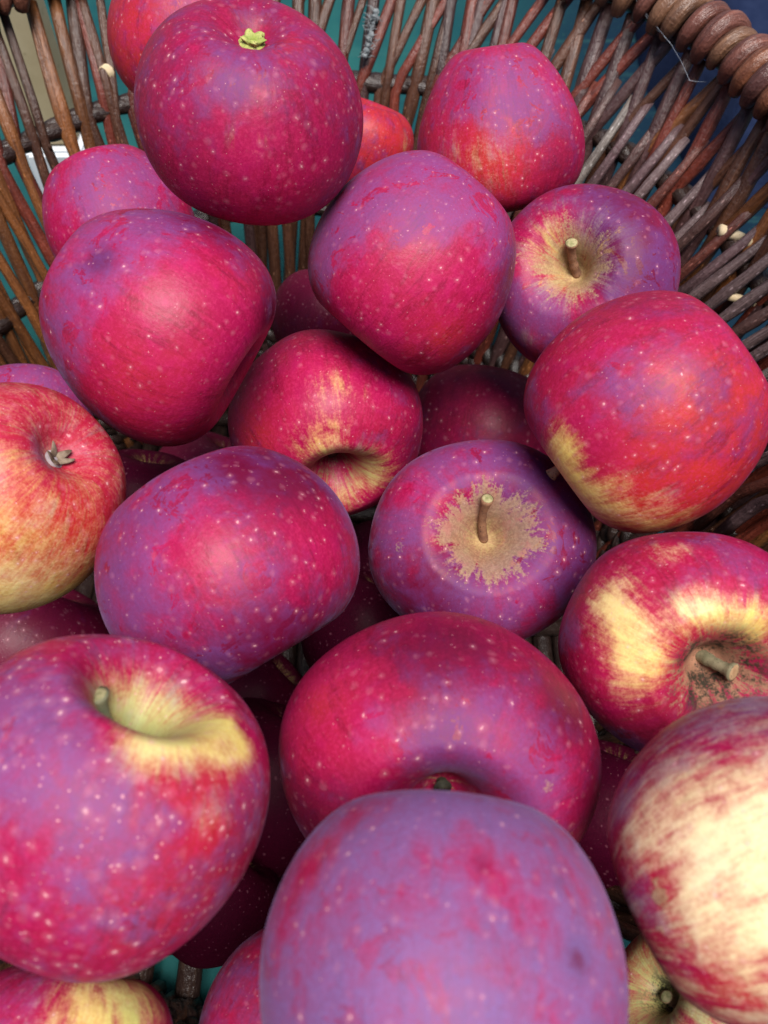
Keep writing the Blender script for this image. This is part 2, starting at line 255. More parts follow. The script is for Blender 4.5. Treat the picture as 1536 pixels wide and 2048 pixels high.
APPLES = [
 {'n': 'a1', 'c': [-0.0848, 0.37879, -0.18272], 'R': 0.03418, 'M': [[0.9916, 0.0, -0.1293], [-0.0459, -0.9349, -0.3518], [-0.1209, 0.3548, -0.9271]], 'sh': {'seed': 0}, 'p': [['B', 0.08, 0.878, -0.353, 0.479, 0.6], ['O', -0.507, 0.681, 0.427, 0.567, 0.5]], 'lab': 'scarlet apple half hidden behind the big upright apple at the top left', 'base': {'o': 0.55, 'b': 0.1}},
 {'n': 'a2', 'c': [-0.04428, 0.27066, -0.15487], 'R': 0.03801, 'M': [[0.9864, 0.0, -0.1646], [0.006, -0.9993, 0.0358], [-0.1645, -0.0363, -0.9857]], 'sh': {'h': 0.84, 'tap': 0.06, 'lob': 0.012, 'seed': 1}, 'p': [['B', -0.233, 0.687, -0.614, 0.392, 0.5], ['Y', 0.021, 0.892, -0.325, 0.217, 0.2], ['C', -0.622, 0.507, 0.509, 0.435, 0.6], ['C', 0.288, 0.867, 0.261, 0.454, 0.7], ['B', 0.218, 0.266, -0.886, 0.447, 0.35], ['O', 0.331, 0.197, -0.868, 0.225, 0.4]], 'lab': 'large crimson apple with green calyx upright on top of the pile', 'calyx': 'green', 'base': {'b': 0.25, 'd': 0.42, 'k': 0.5}},
 {'n': 'a3', 'c': [-0.0125, 0.39904, -0.24711], 'R': 0.02659, 'M': [[0.9484, 0.0, 0.3172], [-0.1387, 0.8993, 0.4147], [-0.2852, -0.4373, 0.8529]], 'sh': {'seed': 2}, 'p': [['O', 0.477, -0.443, 0.692, 0.606, 0.5], ['Y', 0.697, -0.555, 0.331, 0.302, 0.25]], 'lab': 'small orange red apple peeking out right behind the large upright apple', 'base': {'o': 0.7}},
 {'n': 'a4', 'c': [0.04876, 0.34008, -0.20256], 'R': 0.03551, 'M': [[0.9919, 0.0, 0.1267], [0.0609, -0.8768, -0.4769], [0.1111, 0.4808, -0.8698]], 'sh': {'h': 1.02, 'tap': 0.26, 'lob': 0.03, 'seed': 3}, 'p': [['B', -0.263, 0.758, -0.509, 0.491, 0.75], ['B', 0.368, 0.83, -0.28, 0.492, 0.6], ['Y', -0.481, 0.816, 0.067, 0.366, 0.2], ['Y', -0.06, 0.891, 0.325, 0.427, 0.2], ['O', -0.279, 0.857, 0.299, 0.549, 0.5], ['D', 0.468, 0.721, 0.404, 0.437, 0.3]], 'lab': 'tapered dusty pink apple leaning against the back wall of canes', 'base': {'o': 0.3, 'b': 0.2}},
 {'n': 'a5', 'c': [-0.12428, 0.3397, -0.24824], 'R': 0.0339, 'M': [[0.9348, 0.0, 0.3552], [0.2419, -0.7322, -0.6367], [0.2601, 0.6811, -0.6845]], 'sh': {'h': 1.05, 'seed': 4}, 'p': [['B', 0.454, 0.809, -0.207, 0.642, 0.9], ['B', 0.062, 0.948, -0.011, 0.425, 0.5], ['C', -0.43, 0.789, 0.309, 0.432, 0.5]], 'lab': 'lilac bloomed apple against the left canes below the scarlet apple', 'base': {'b': 0.3, 'd': 0.2}},
 {'n': 'a6', 'c': [-0.07647, 0.21662, -0.19751], 'R': 0.03912, 'M': [[0.3667, -0.3633, 0.8565], [-0.143, -0.9317, -0.334], [0.9193, 0.0, -0.3936]], 'sh': {'h': 0.98, 'tap': 0.16, 'lob': 0.01, 'seed': 5}, 'p': [['B', 0.805, 0.337, -0.376, 0.454, 0.8], ['B', 0.932, -0.115, -0.144, 0.504, 0.5], ['D', 0.85, -0.424, 0.012, 0.346, 0.5], ['D', 0.784, 0.345, -0.411, 0.145, 0.6], ['C', 0.817, 0.34, 0.346, 0.483, 0.9], ['C', 0.392, 0.799, 0.332, 0.489, 0.8], ['D', 0.512, -0.182, 0.779, 0.302, 0.5], ['B', 0.31, 0.856, -0.272, 0.292, 0.5], ['B', -0.315, 0.791, -0.422, 0.271, 0.5], ['O', 0.257, 0.835, 0.373, 0.495, 0.2]], 'lab': 'large magenta apple at the left with dark plum shoulders', 'base': {'b': 0.3, 'd': 0.3, 'k': 0.3}},
 {'n': 'a7', 'c': [0.01137, 0.25902, -0.20775], 'R': 0.0385, 'M': [[0.775, 0.0, -0.632], [-0.4441, -0.7115, -0.5446], [-0.4496, 0.7027, -0.5514]], 'sh': {'h': 1.03, 'tap': 0.08, 'lob': 0.01, 'seed': 6}, 'p': [['B', -0.562, 0.667, -0.376, 0.521, 0.7], ['B', -0.016, 0.831, -0.461, 0.417, 0.7], ['B', -0.718, 0.618, 0.068, 0.475, 0.5], ['B', 0.418, 0.679, -0.517, 0.33, 0.6], ['B', -0.519, 0.503, 0.617, 0.335, 0.5], ['C', 0.169, 0.726, 0.589, 0.509, 0.9], ['C', 0.418, 0.851, 0.059, 0.366, 0.6], ['C', 0.254, 0.817, -0.414, 0.278, 0.5], ['O', 0.571, 0.627, 0.429, 0.375, 0.35], ['D', 0.761, 0.426, -0.378, 0.292, 0.4], ['B', -0.71, 0.399, -0.49, 0.295, 0.5]], 'lab': 'rosy apple with lilac crown near the middle of the upper half', 'base': {'b': 0.3}},
 {'n': 'a8', 'c': [0.0816, 0.27563, -0.23104], 'R': 0.03791, 'M': [[0.9139, -0.0, -0.4059], [-0.2272, 0.8287, -0.5116], [0.3363, 0.5598, 0.7573]], 'sh': {'h': 0.92, 'cw': 1.3, 'lob': 0.02, 'sy': 0.98, 'seed': 7}, 'p': [['B', 0.222, 0.38, 0.842, 0.318, 0.7], ['B', -0.399, -0.418, 0.754, 0.37, 0.8], ['G', -0.152, 0.108, 0.932, 0.236, 0.6], ['D', 0.544, -0.036, 0.778, 0.419, 0.5], ['D', 0.436, 0.502, 0.679, 0.378, 0.5], ['B', 0.79, -0.184, 0.494, 0.321, 0.7], ['O', -0.554, -0.684, 0.358, 0.275, 0.8], ['Y', -0.419, -0.633, 0.571, 0.134, 0.4], ['B', 0.534, -0.312, 0.721, 0.313, 0.5], ['Y', -0.001, 0.084, 0.946, 0.521, 0.5]], 'lab': 'violet apple with short brown stem and pink ringed hollow under the cane wall', 'stem': {'l': 0.4, 'r': 0.055, 'c': 'brown', 'dir': [0.06, 0.518, 0.853]}, 'base': {'b': 0.45, 'd': 0.45, 'r': 0.155, 'rs': 0.6}},
 {'n': 'a9', 'c': [0.08499, 0.18502, -0.20719], 'R': 0.03842, 'M': [[0.6306, 0.0, -0.7761], [-0.3899, -0.8646, -0.3168], [-0.671, 0.5024, -0.5453]], 'sh': {'h': 0.98, 'tap': 0.05, 'cw': 1.1, 'lob': 0.012, 'seed': 8}, 'p': [['Y', -0.437, 0.579, 0.613, 0.169, 1.0], ['Y', -0.106, 0.585, 0.741, 0.267, 0.8], ['Y', 0.222, 0.698, 0.605, 0.372, 0.62], ['Y', 0.623, 0.597, 0.398, 0.387, 0.35], ['G', 0.059, 0.501, 0.805, 0.126, 0.6], ['B', -0.623, 0.714, 0.073, 0.352, 0.6], ['B', -0.554, 0.428, 0.643, 0.184, 0.5], ['O', 0.265, 0.91, 0.07, 0.525, 0.8], ['O', 0.062, 0.877, -0.36, 0.442, 0.6], ['C', -0.861, 0.401, 0.01, 0.364, 0.4], ['B', -0.655, 0.462, -0.51, 0.407, 0.15], ['D', -0.841, 0.144, -0.419, 0.336, 0.2], ['T', -0.796, 0.204, 0.477, 0.033, 1.0], ['B', -0.721, 0.112, 0.608, 0.169, 0.5], ['Y', -0.243, 0.368, 0.841, 0.168, 0.6]], 'lab': 'big red and orange apple with yellow cheek resting beside the right canes', 'stem': {'l': 0.52, 'r': 0.045, 'c': 'tan', 'dir': [-0.033, -0.015, 0.999]}, 'base': {'o': 0.35, 'k': 0.4}},
 {'n': 'a10', 'c': [-0.02437, 0.23507, -0.27089], 'R': 0.04046, 'M': [[0.9826, -0.0, 0.1857], [0.1856, 0.0339, -0.982], [-0.0063, 0.9994, 0.0333]], 'sh': {'h': 0.92, 'cw': 1.35, 'cav': 1.1, 'tap': 0.04, 'lob': 0.02, 'seed': 9}, 'p': [['C', -0.398, 0.862, 0.04, 0.436, 0.6], ['Y', -0.026, 0.846, 0.431, 0.281, 0.3], ['Y', 0.305, 0.083, 0.896, 0.267, 0.9], ['Y', -0.138, 0.544, 0.766, 0.281, 0.5], ['G', 0.045, -0.113, 0.942, 0.344, 0.8], ['Y', 0.095, -0.133, 0.936, 0.296, 0.8], ['D', -0.181, 0.923, -0.132, 0.392, 0.2], ['D', 0.778, 0.156, 0.523, 0.3, 0.3], ['B', 0.683, 0.628, 0.206, 0.295, 0.3], ['O', -0.684, 0.432, 0.498, 0.29, 0.4], ['Y', 0.294, 0.767, 0.478, 0.236, 0.15]], 'lab': 'crimson apple with a dark greenish stem hollow turned downward in the centre', 'stem': {'l': 0.12, 'r': 0.05, 'c': 'dark', 'dir': [0.0, 0.0, 1.0]}, 'base': {'r': 0.1, 'rs': 0.3, 'hy': 0.15, 'rd': 0.5}},
 {'n': 'a11', 'c': [0.05229, 0.28869, -0.34559], 'R': 0.04128, 'M': [[0.972, 0.0, 0.235], [-0.2059, 0.4823, 0.8515], [-0.1134, -0.876, 0.4688]], 'sh': {'seed': 10}, 'p': [['B', -0.083, -0.907, -0.269, 0.354, 0.7], ['C', -0.259, -0.88, 0.248, 0.479, 0.5]], 'lab': 'dark red apple lying in shade behind the violet stemmed apple', 'base': {'d': 0.6, 'b': 0.1}},
 {'n': 'a12', 'c': [0.0354, 0.1699, -0.26404], 'R': 0.04198, 'M': [[0.9996, 0.0, -0.0298], [-0.0129, 0.9009, -0.4339], [0.0268, 0.4341, 0.9005]], 'sh': {'h': 0.86, 'cw': 1.45, 'lob': 0.02, 'sy': 0.9, 'seed': 11}, 'p': [['B', 0.481, 0.018, 0.819, 0.439, 0.7], ['B', -0.286, 0.619, 0.661, 0.45, 0.6], ['D', -0.497, -0.553, 0.591, 0.404, 0.5], ['D', 0.717, -0.311, 0.541, 0.291, 0.6], ['B', 0.079, -0.451, 0.832, 0.314, 0.7], ['B', -0.736, 0.054, 0.598, 0.244, 0.5], ['D', 0.361, 0.572, 0.667, 0.289, 0.5], ['C', -0.612, 0.428, 0.587, 0.247, 0.4], ['O', -0.19, 0.044, 0.93, 0.194, 0.6], ['T', -0.514, 0.23, 0.765, 0.056, 0.6], ['T', -0.695, -0.075, 0.643, 0.073, 0.5], ['T', 0.042, -0.489, 0.814, 0.027, 0.8], ['T', -0.152, 0.532, 0.772, 0.048, 0.6], ['T', -0.613, 0.289, 0.666, 0.036, 0.6]], 'lab': 'violet apple with upright stem in a jagged tan russet star', 'stem': {'l': 0.46, 'r': 0.042, 'c': 'brown', 'dir': [0.002, 0.586, 0.81]}, 'base': {'b': 0.5, 'd': 0.36, 'r': 0.165, 'rs': 1}},
 {'n': 'a13', 'c': [-0.11648, 0.15362, -0.21177], 'R': 0.03482, 'M': [[0.6342, 0.0, -0.7732], [-0.1084, -0.9901, -0.0889], [-0.7655, 0.1402, -0.628]], 'sh': {'h': 1.04, 'tap': 0.05, 'lob': 0.01, 'seed': 12}, 'p': [['Y', 0.387, 0.864, 0.075, 0.51, 0.62], ['Y', 0.807, 0.501, -0.006, 0.384, 0.45], ['Y', -0.097, 0.765, -0.555, 0.516, 0.25], ['B', 0.046, -0.008, -0.949, 0.267, 0.55], ['B', -0.055, 0.686, -0.655, 0.386, 0.35], ['C', 0.405, 0.23, -0.828, 0.268, 0.3], ['O', 0.298, 0.71, -0.556, 0.614, 0.5], ['B', -0.175, 0.157, -0.921, 0.175, 0.5]], 'lab': 'salmon and orange apple with dried grey calyx at the left edge', 'calyx': 'dry', 'base': {'o': 0.45, 'k': 0.6, 'b': 0.1, 'y': 0.24, 'd': 0.0, 'sa': 0.4}},
 {'n': 'a14', 'c': [-0.16883, 0.27078, -0.30798], 'R': 0.02766, 'M': [[0.9933, 0.0, 0.1153], [-0.1044, 0.4249, 0.8992], [-0.049, -0.9052, 0.4221]], 'sh': {'seed': 13}, 'p': [], 'lab': 'purple apple sliver between the salmon apple and the left canes', 'base': {'b': 0.8, 'd': 0.3}},
 {'n': 'a15', 'c': [-0.04772, 0.13516, -0.22238], 'R': 0.0397, 'M': [[0.8561, 0.0, 0.5168], [0.4502, -0.4911, -0.7457], [0.2538, 0.8711, -0.4205]], 'sh': {'h': 0.9, 'tap': 0.05, 'lob': 0.012, 'seed': 14}, 'p': [['B', -0.053, 0.835, -0.45, 0.419, 0.5], ['D', 0.736, 0.542, -0.259, 0.395, 0.5], ['C', 0.709, 0.615, 0.149, 0.316, 0.6], ['C', 0.112, 0.942, 0.049, 0.269, 0.5], ['B', -0.4, 0.861, -0.03, 0.312, 0.6], ['B', 0.313, 0.873, 0.206, 0.304, 0.4], ['D', 0.049, 0.617, 0.721, 0.388, 0.6], ['B', -0.793, 0.523, -0.024, 0.26, 0.7], ['D', 0.491, 0.627, -0.518, 0.215, 0.4], ['C', -0.204, 0.917, -0.143, 0.205, 0.4], ['B', 0.932, 0.172, 0.067, 0.189, 0.6], ['B', -0.295, 0.687, 0.586, 0.211, 0.5], ['T', 0.329, 0.673, 0.584, 0.024, 0.9]], 'lab': 'wide plum coloured apple lying on its side left of the stemmed violet apple', 'base': {'b': 0.45, 'd': 0.38}},
 {'n': 'a16', 'c': [0.08949, 0.11476, -0.23044], 'R': 0.0369, 'M': [[0.9994, -0.0, 0.0354], [0.0262, 0.6748, -0.7376], [-0.0239, 0.738, 0.6743]], 'sh': {'h': 0.9, 'cw': 1.5, 'lob': 0.02, 'sy': 0.93, 'seed': 15}, 'p': [['Y', -0.725, 0.46, 0.406, 0.226, 0.85], ['Y', -0.614, 0.213, 0.693, 0.237, 1.0], ['Y', -0.197, 0.506, 0.78, 0.183, 0.75], ['Y', -0.289, 0.843, 0.329, 0.159, 0.5], ['Y', 0.126, 0.429, 0.838, 0.193, 0.6], ['Y', -0.614, -0.149, 0.709, 0.234, 0.3], ['D', -0.426, 0.526, 0.667, 0.133, 0.3], ['B', 0.204, 0.825, 0.424, 0.363, 0.5], ['B', -0.639, 0.605, -0.358, 0.258, 0.3], ['D', -0.193, 0.916, 0.161, 0.203, 0.2], ['B', -0.535, -0.647, 0.445, 0.25, 0.8], ['B', -0.927, 0.148, 0.146, 0.183, 0.6], ['D', -0.492, -0.775, 0.244, 0.258, 0.4], ['G', -0.001, 0.239, 0.919, 0.268, 0.9], ['Y', 0.148, 0.266, 0.9, 0.232, 0.8], ['O', -0.391, 0.279, 0.819, 0.757, 0.2]], 'lab': 'pink and yellow blotched apple with grubby stem hollow at the right edge', 'stem': {'l': 0.28, 'r': 0.06, 'c': 'grey', 'dir': [0.506, -0.105, 0.856]}, 'base': {'r': 0.16, 'rs': 0.5, 'rd': 1, 'hy': 0.1, 'g': -0.25}},
 {'n': 'a17', 'c': [0.07922, 0.04218, -0.1863], 'R': 0.03246, 'M': [[-0.449, 0.3221, 0.8335], [-0.1528, -0.9467, 0.2836], [0.8804, 0.0, 0.4743]], 'sh': {'h': 0.98, 'tap': 0.04, 'lob': 0.01, 'seed': 16}, 'p': [['Y', 0.936, 0.057, 0.155, 0.335, 1.0], ['Y', 0.905, -0.228, -0.176, 0.227, 0.3], ['Y', 0.804, 0.413, -0.291, 0.197, 0.4], ['Y', 0.873, 0.092, -0.364, 0.228, 0.3], ['B', 0.571, -0.725, 0.224, 0.451, 0.6], ['D', 0.531, -0.695, 0.371, 0.314, 0.3], ['B', 0.547, -0.572, -0.525, 0.21, 0.6], ['B', 0.677, -0.001, -0.666, 0.17, 0.6], ['O', 0.902, 0.164, -0.25, 0.967, 0.2], ['Y', 0.752, -0.36, -0.455, 0.201, 0.4], ['O', 0.579, 0.599, -0.457, 0.274, 0.3], ['T', 0.759, 0.022, -0.571, 0.067, 1.3], ['T', 0.771, -0.07, -0.55, 0.047, 1.0], ['T', 0.662, 0.142, -0.666, 0.061, 1.3], ['T', 0.718, 0.262, -0.564, 0.087, 0.7], ['T', 0.782, 0.402, -0.361, 0.053, 0.9], ['T', 0.862, 0.338, -0.211, 0.039, 0.7]], 'lab': 'large pale cream and pink apple with painted highlight at the bottom right corner', 'base': {'y': 0.33, 'g': -0.5, 'sa': 1.3}},  # cream on its cheek stands in for an overexposed highlight
 {'n': 'a18', 'c': [-0.06066, 0.05556, -0.1862], 'R': 0.03535, 'M': [[0.9092, 0.0, 0.4164], [-0.2551, 0.7904, 0.557], [-0.3291, -0.6127, 0.7186]], 'sh': {'h': 0.93, 'cw': 1.55, 'cav': 1.15, 'tap': 0.03, 'lob': 0.02, 'seed': 17}, 'p': [['Y', 0.157, -0.515, 0.782, 0.172, 0.7], ['Y', 0.343, -0.205, 0.862, 0.239, 1.0], ['Y', 0.493, -0.202, 0.786, 0.181, 0.8], ['Y', -0.004, -0.144, 0.939, 0.255, 0.95], ['G', -0.018, -0.188, 0.931, 0.283, 1.0], ['B', -0.408, -0.617, 0.596, 0.32, 0.8], ['O', 0.531, -0.547, 0.566, 0.264, 0.3], ['B', 0.725, -0.184, 0.586, 0.155, 0.5], ['O', 0.422, -0.838, 0.148, 0.444, 0.2], ['Y', 0.552, -0.568, 0.524, 0.147, 0.3], ['B', 0.091, -0.826, 0.461, 0.284, 0.25], ['D', -0.174, -0.42, 0.834, 0.145, 0.2], ['B', 0.182, -0.895, 0.263, 0.433, 0.25], ['B', -0.627, -0.327, 0.635, 0.244, 0.5], ['Y', 0.632, -0.097, 0.703, 0.124, 0.5]], 'lab': 'large pink apple with wide pale green stem hollow at the lower left', 'stem': {'l': 0.4, 'r': 0.085, 'c': 'green', 'dir': [-0.685, -0.031, 0.728]}, 'base': {'b': 0.3, 'y': 0.05, 'lil': 0.35, 'k': 0.9, 'hg': 1.0, 'hy': 0.85, 'hs': 0.125, 'he': 4, 'sa': 0.6}},
 {'n': 'a19', 'c': [0.01478, 0.07777, -0.22456], 'R': 0.04255, 'M': [[0.9999, -0.0, -0.0135], [-0.0103, 0.6527, -0.7575], [0.0088, 0.7576, 0.6527]], 'sh': {'h': 0.86, 'cw': 1.5, 'cav': 1.05, 'tap': 0.02, 'lob': 0.012, 'sy': 0.9, 'seed': 18}, 'p': [['C', -0.647, 0.532, 0.447, 0.321, 0.7], ['D', 0.036, 0.913, 0.258, 0.35, 0.4], ['B', -0.47, 0.537, 0.627, 0.169, 0.7], ['B', 0.228, 0.587, 0.711, 0.36, 0.65], ['B', -0.121, 0.355, 0.873, 0.356, 0.7], ['B', 0.5, 0.187, 0.786, 0.316, 0.7], ['D', 0.009, 0.451, 0.836, 0.164, 0.3], ['D', 0.691, 0.517, 0.398, 0.239, 0.4], ['D', -0.764, -0.103, 0.555, 0.245, 0.4], ['C', -0.359, 0.458, 0.751, 0.166, 0.5], ['G', 0.219, 0.251, 0.89, 0.139, 0.8], ['Y', 0.273, 0.231, 0.88, 0.101, 0.6], ['T', 0.561, 0.229, 0.732, 0.046, 0.7], ['T', 0.692, -0.122, 0.64, 0.08, 0.55], ['T', 0.328, 0.221, 0.864, 0.062, 0.6], ['O', -0.682, 0.552, 0.364, 0.177, 0.3]], 'lab': 'wide dark crimson apple whose hollow faces the bloomed lilac apple in front', 'stem': {'l': 0.08, 'r': 0.04, 'c': 'dark', 'dir': [0.0, 0.0, 1.0]}, 'base': {'b': 0.12, 'd': 0.32, 'r': 0.02, 'rs': 0.3, 'hs': 0.07, 'hy': 0.1}},
 {'n': 'a20', 'c': [0.01053, 0.02121, -0.17449], 'R': 0.03273, 'M': [[0.9948, 0.0, -0.1015], [-0.1009, -0.1067, -0.9892], [-0.0108, 0.9943, -0.1061]], 'sh': {'h': 1.0, 'tap': 0.03, 'lob': 0.008, 'seed': 19}, 'p': [['B', -0.28, 0.904, -0.085, 0.394, 0.9], ['B', 0.625, 0.593, -0.399, 0.432, 0.6], ['C', -0.55, 0.615, -0.471, 0.367, 0.3], ['C', 0.259, 0.88, -0.249, 0.2, 0.45], ['C', 0.581, 0.748, -0.071, 0.111, 1.3], ['C', -0.788, 0.484, -0.216, 0.26, 0.4], ['C', 0.11, 0.847, -0.416, 0.108, 0.6], ['B', 0.594, 0.741, -0.009, 0.333, 0.5], ['C', -0.236, 0.91, 0.137, 0.184, 0.5], ['D', 0.11, 0.847, -0.416, 0.07, 0.6], ['D', 0.581, 0.748, -0.071, 0.1, 1.3], ['D', 0.21, 0.913, -0.156, 0.185, 0.3], ['D', 0.506, 0.689, -0.414, 0.056, 0.5], ['B', -0.596, 0.731, 0.113, 0.273, 0.4]], 'lab': 'lilac bloomed apple nearest the camera at the bottom centre', 'base': {'b': 0.85, 'lil': 0.75, 'd': 0.3}},
 {'n': 'a21', 'c': [-0.07642, 0.00622, -0.23694], 'R': 0.02633, 'M': [[0.9914, 0.0, 0.131], [-0.1305, 0.0939, 0.987], [-0.0123, -0.9956, 0.0931]], 'sh': {'seed': 20}, 'p': [['Y', 0.373, -0.703, 0.518, 0.457, 0.55], ['Y', 0.639, -0.439, 0.549, 0.415, 0.6], ['G', 0.654, -0.459, 0.514, 0.311, 0.8], ['B', -0.168, -0.722, 0.594, 0.413, 0.4]], 'lab': 'streaky pink and green apple cut off by the lower left corner', 'base': {'d': 0.1}},
 {'n': 'a22', 'c': [-0.02287, 0.01447, -0.27479], 'R': 0.03002, 'M': [[0.8563, 0.0, 0.5165], [-0.5127, -0.1217, 0.8499], [0.0628, -0.9926, -0.1042]], 'sh': {'seed': 21}, 'p': [], 'lab': 'shaded purple apple tucked under the lilac bloomed apple on its left', 'base': {'b': 0.4, 'd': 0.35}},
 {'n': 'a23', 'c': [0.09347, 0.02077, -0.29063], 'R': 0.02644, 'M': [[0.6528, 0.0, -0.7576], [0.3622, 0.8783, 0.3121], [0.6653, -0.4782, 0.5733]], 'sh': {'seed': 22}, 'p': [['O', -0.056, 0.704, 0.636, 0.407, 0.8]], 'lab': 'shaded yellow green apple under the pale cream apple at the bottom right', 'stem': {'l': 0.25, 'r': 0.06, 'c': 'tan', 'dir': [0.086, -0.017, 0.996]}, 'base': {'y': 0.45, 'g': 1.0, 'rd': 0.8, 'd': 0.4}},  # darkened skin and stem hollow stand in for a cast shadow
 {'n': 'f1', 'c': [-0.0916, 0.26915, -0.36994], 'R': 0.03701, 'M': [[0.925, 0.0, 0.38], [-0.265, 0.7165, 0.6452], [-0.2723, -0.6975, 0.6628]], 'sh': {'seed': 23}, 'p': [], 'lab': 'shaded red apple in the gap below the large magenta apple', 'base': {'d': 0.85, 'b': 0}},  # filler apples from here: raised d paints gap shade into the skin
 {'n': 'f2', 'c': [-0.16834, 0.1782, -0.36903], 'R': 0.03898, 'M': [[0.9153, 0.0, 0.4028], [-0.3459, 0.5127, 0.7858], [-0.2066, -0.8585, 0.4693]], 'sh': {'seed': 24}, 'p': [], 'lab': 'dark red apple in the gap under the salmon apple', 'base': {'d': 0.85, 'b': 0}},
 {'n': 'f3', 'c': [-0.04954, 0.11281, -0.3678], 'R': 0.04013, 'M': [[0.9298, 0.0, 0.3682], [-0.324, 0.4751, 0.8181], [-0.1749, -0.8799, 0.4417]], 'sh': {'seed': 25}, 'p': [], 'lab': 'apple with painted shade on its skin in the gap between the two wide apples at the lower left', 'base': {'d': 1.3, 'k': 0, 'b': -0.2}},
 {'n': 'f4', 'c': [0.10149, 0.11007, -0.40309], 'R': 0.03887, 'M': [[0.9605, 0.0, 0.2784], [-0.2319, 0.5536, 0.7999], [-0.1541, -0.8328, 0.5317]], 'sh': {'seed': 26}, 'p': [], 'lab': 'apple with painted shade on its skin in the gap left of the pale cream apple', 'base': {'d': 1.3, 'k': 0, 'b': -0.2}},
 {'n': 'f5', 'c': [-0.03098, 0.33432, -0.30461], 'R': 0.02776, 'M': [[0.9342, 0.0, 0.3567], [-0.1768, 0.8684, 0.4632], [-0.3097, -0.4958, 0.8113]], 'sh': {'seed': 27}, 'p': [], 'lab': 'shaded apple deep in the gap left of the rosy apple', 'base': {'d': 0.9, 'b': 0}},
 {'n': 'f6', 'c': [-0.00758, 0.18952, -0.37588], 'R': 0.03388, 'M': [[0.9383, 0.0, 0.3459], [-0.2633, 0.6485, 0.7142], [-0.2243, -0.7612, 0.6084]], 'sh': {'seed': 28}, 'p': [], 'lab': 'apple with painted shade on its skin in the gap behind the wide dark crimson apple', 'base': {'d': 1.3, 'k': 0, 'b': -0.2}},
 {'n': 'f8', 'c': [-0.06652, 0.16691, -0.40344], 'R': 0.02998, 'M': [[0.7005, 0.0, 0.7136], [-0.5756, 0.5911, 0.565], [-0.4218, -0.8066, 0.414]], 'sh': {'seed': 29}, 'p': [], 'lab': 'apple with painted shade on its skin in the gap right of the pink apple with the green hollow', 'base': {'d': 1.3, 'k': 0, 'b': -0.2}},
 {'n': 'f9', 'c': [-0.0034, 0.24015, -0.40488], 'R': 0.0307, 'M': [[0.731, 0.0, 0.6824], [-0.419, 0.7893, 0.4489], [-0.5386, -0.614, 0.577]], 'sh': {'seed': 30}, 'p': [], 'lab': 'apple with painted shade on its skin deep between the wide plum apple and the violet stemmed apple', 'base': {'d': 1.3, 'k': 0, 'b': -0.2}},
 {'n': 'f10', 'c': [-0.06634, 0.06654, -0.35028], 'R': 0.0259, 'M': [[0.6953, 0.0, 0.7187], [-0.6634, 0.3848, 0.6418], [-0.2766, -0.923, 0.2676]], 'sh': {'seed': 31}, 'p': [], 'lab': 'apple with painted shade on its skin in the gap under the large pink apple at the lower left', 'base': {'d': 1.3, 'k': 0, 'b': -0.2}},
 {'n': 'f7', 'c': [-0.11801, 0.24395, -0.34277], 'R': 0.03076, 'M': [[0.9835, 0.0, 0.1809], [-0.1231, 0.7329, 0.6691], [-0.1326, -0.6803, 0.7208]], 'sh': {'seed': 32}, 'p': [], 'lab': 'apple with painted shade on its skin in the gap right of the salmon apple', 'base': {'d': 1.3, 'k': 0, 'b': -0.2}},
]
# ---------------------------------------------------------------- the surface the basket stands on
ZF = -.458
n = N('turquoise_paint'); tc = n.n('TexCoord').outputs['Object']; x, yy, z = n.sep(tc)
a = n.noise(tc, 5., 4, .6, .4); f = n.noise(tc, 260., 3, .6); s_ = n.noise(n.vmul(tc, (3., 60., 1.)), 1., 3, .6)
c = n.mix(n.ss(a, .35, .65), (.005, .046, .056), (.014, .086, .082))
c = n.mix(n.ss(n.add(x, n.mul(a, .3)), .16, .42), c, (.003, .015, .030))
c = n.mix(n.ss(s_, .55, .7, 0, .3), c, (.03, .10, .09)); c = n.mix(n.ss(f, .62, .68, 0, .8), c, (.02, .07, .06))
TURQ = n.out(c, .8, n.bump(n.add(f, s_), .3, .0006), Specular_IOR_Level=.1)
mesh('floor', [(-4, -4, ZF), (4, -4, ZF), (4, 4, ZF), (-4, 4, ZF)], [(0, 1, 2, 3)], TURQ)['kind'] = 'structure'
# ---------------------------------------------------------------- wicker basket
RZ, B1, B2 = -.211, -.262, -.326
KEY = [(-.211, -.036, .205, .231, .330, 2.5), (-.250, -.036, .205, .219, .285, 2.4), (-.322, -.038, .213, .199, .245, 2.3), (-.430, -.045, .225, .175, .200, 2.2), (-.448, -.045, .225, .170, .195, 2.2)]
def sect(z):
    if z >= KEY[0][0]: k0, k1 = KEY[0], KEY[1]
    else:
        i = max(j for j in range(len(KEY)-1) if z <= KEY[j][0]+1e-9); k0, k1 = KEY[i], KEY[i+1]
    t = min((k0[0]-z)/(k0[0]-k1[0]), 1.)
    return [k0[i]*(1-t)+k1[i]*t for i in range(1, 6)]
def wall(th, z, off=0.):
    cx, cy, A_, B_, e = sect(z); c_, s_ = math.cos(th), math.sin(th)
    r = (abs(c_/(A_+off))**e+abs(s_/(B_+off))**e)**(-1/e)
    return np.array((cx+r*c_, cy+r*s_, z))
basket = empty('wicker_basket', (-.045, .215, ZF)); BL = Vector((-.045, .215, ZF))
tag(basket, 'dark brown willow basket with coiled rim and open cane wall holding the apples', 'basket')
def bbuild(mb, name, mat, color=None, parent=None):
    mb.V = [np.asarray(v)-np.array(BL) for v in mb.V]; return mb.build(name, mat, parent or basket, color)
rng = np.random.RandomState(5)
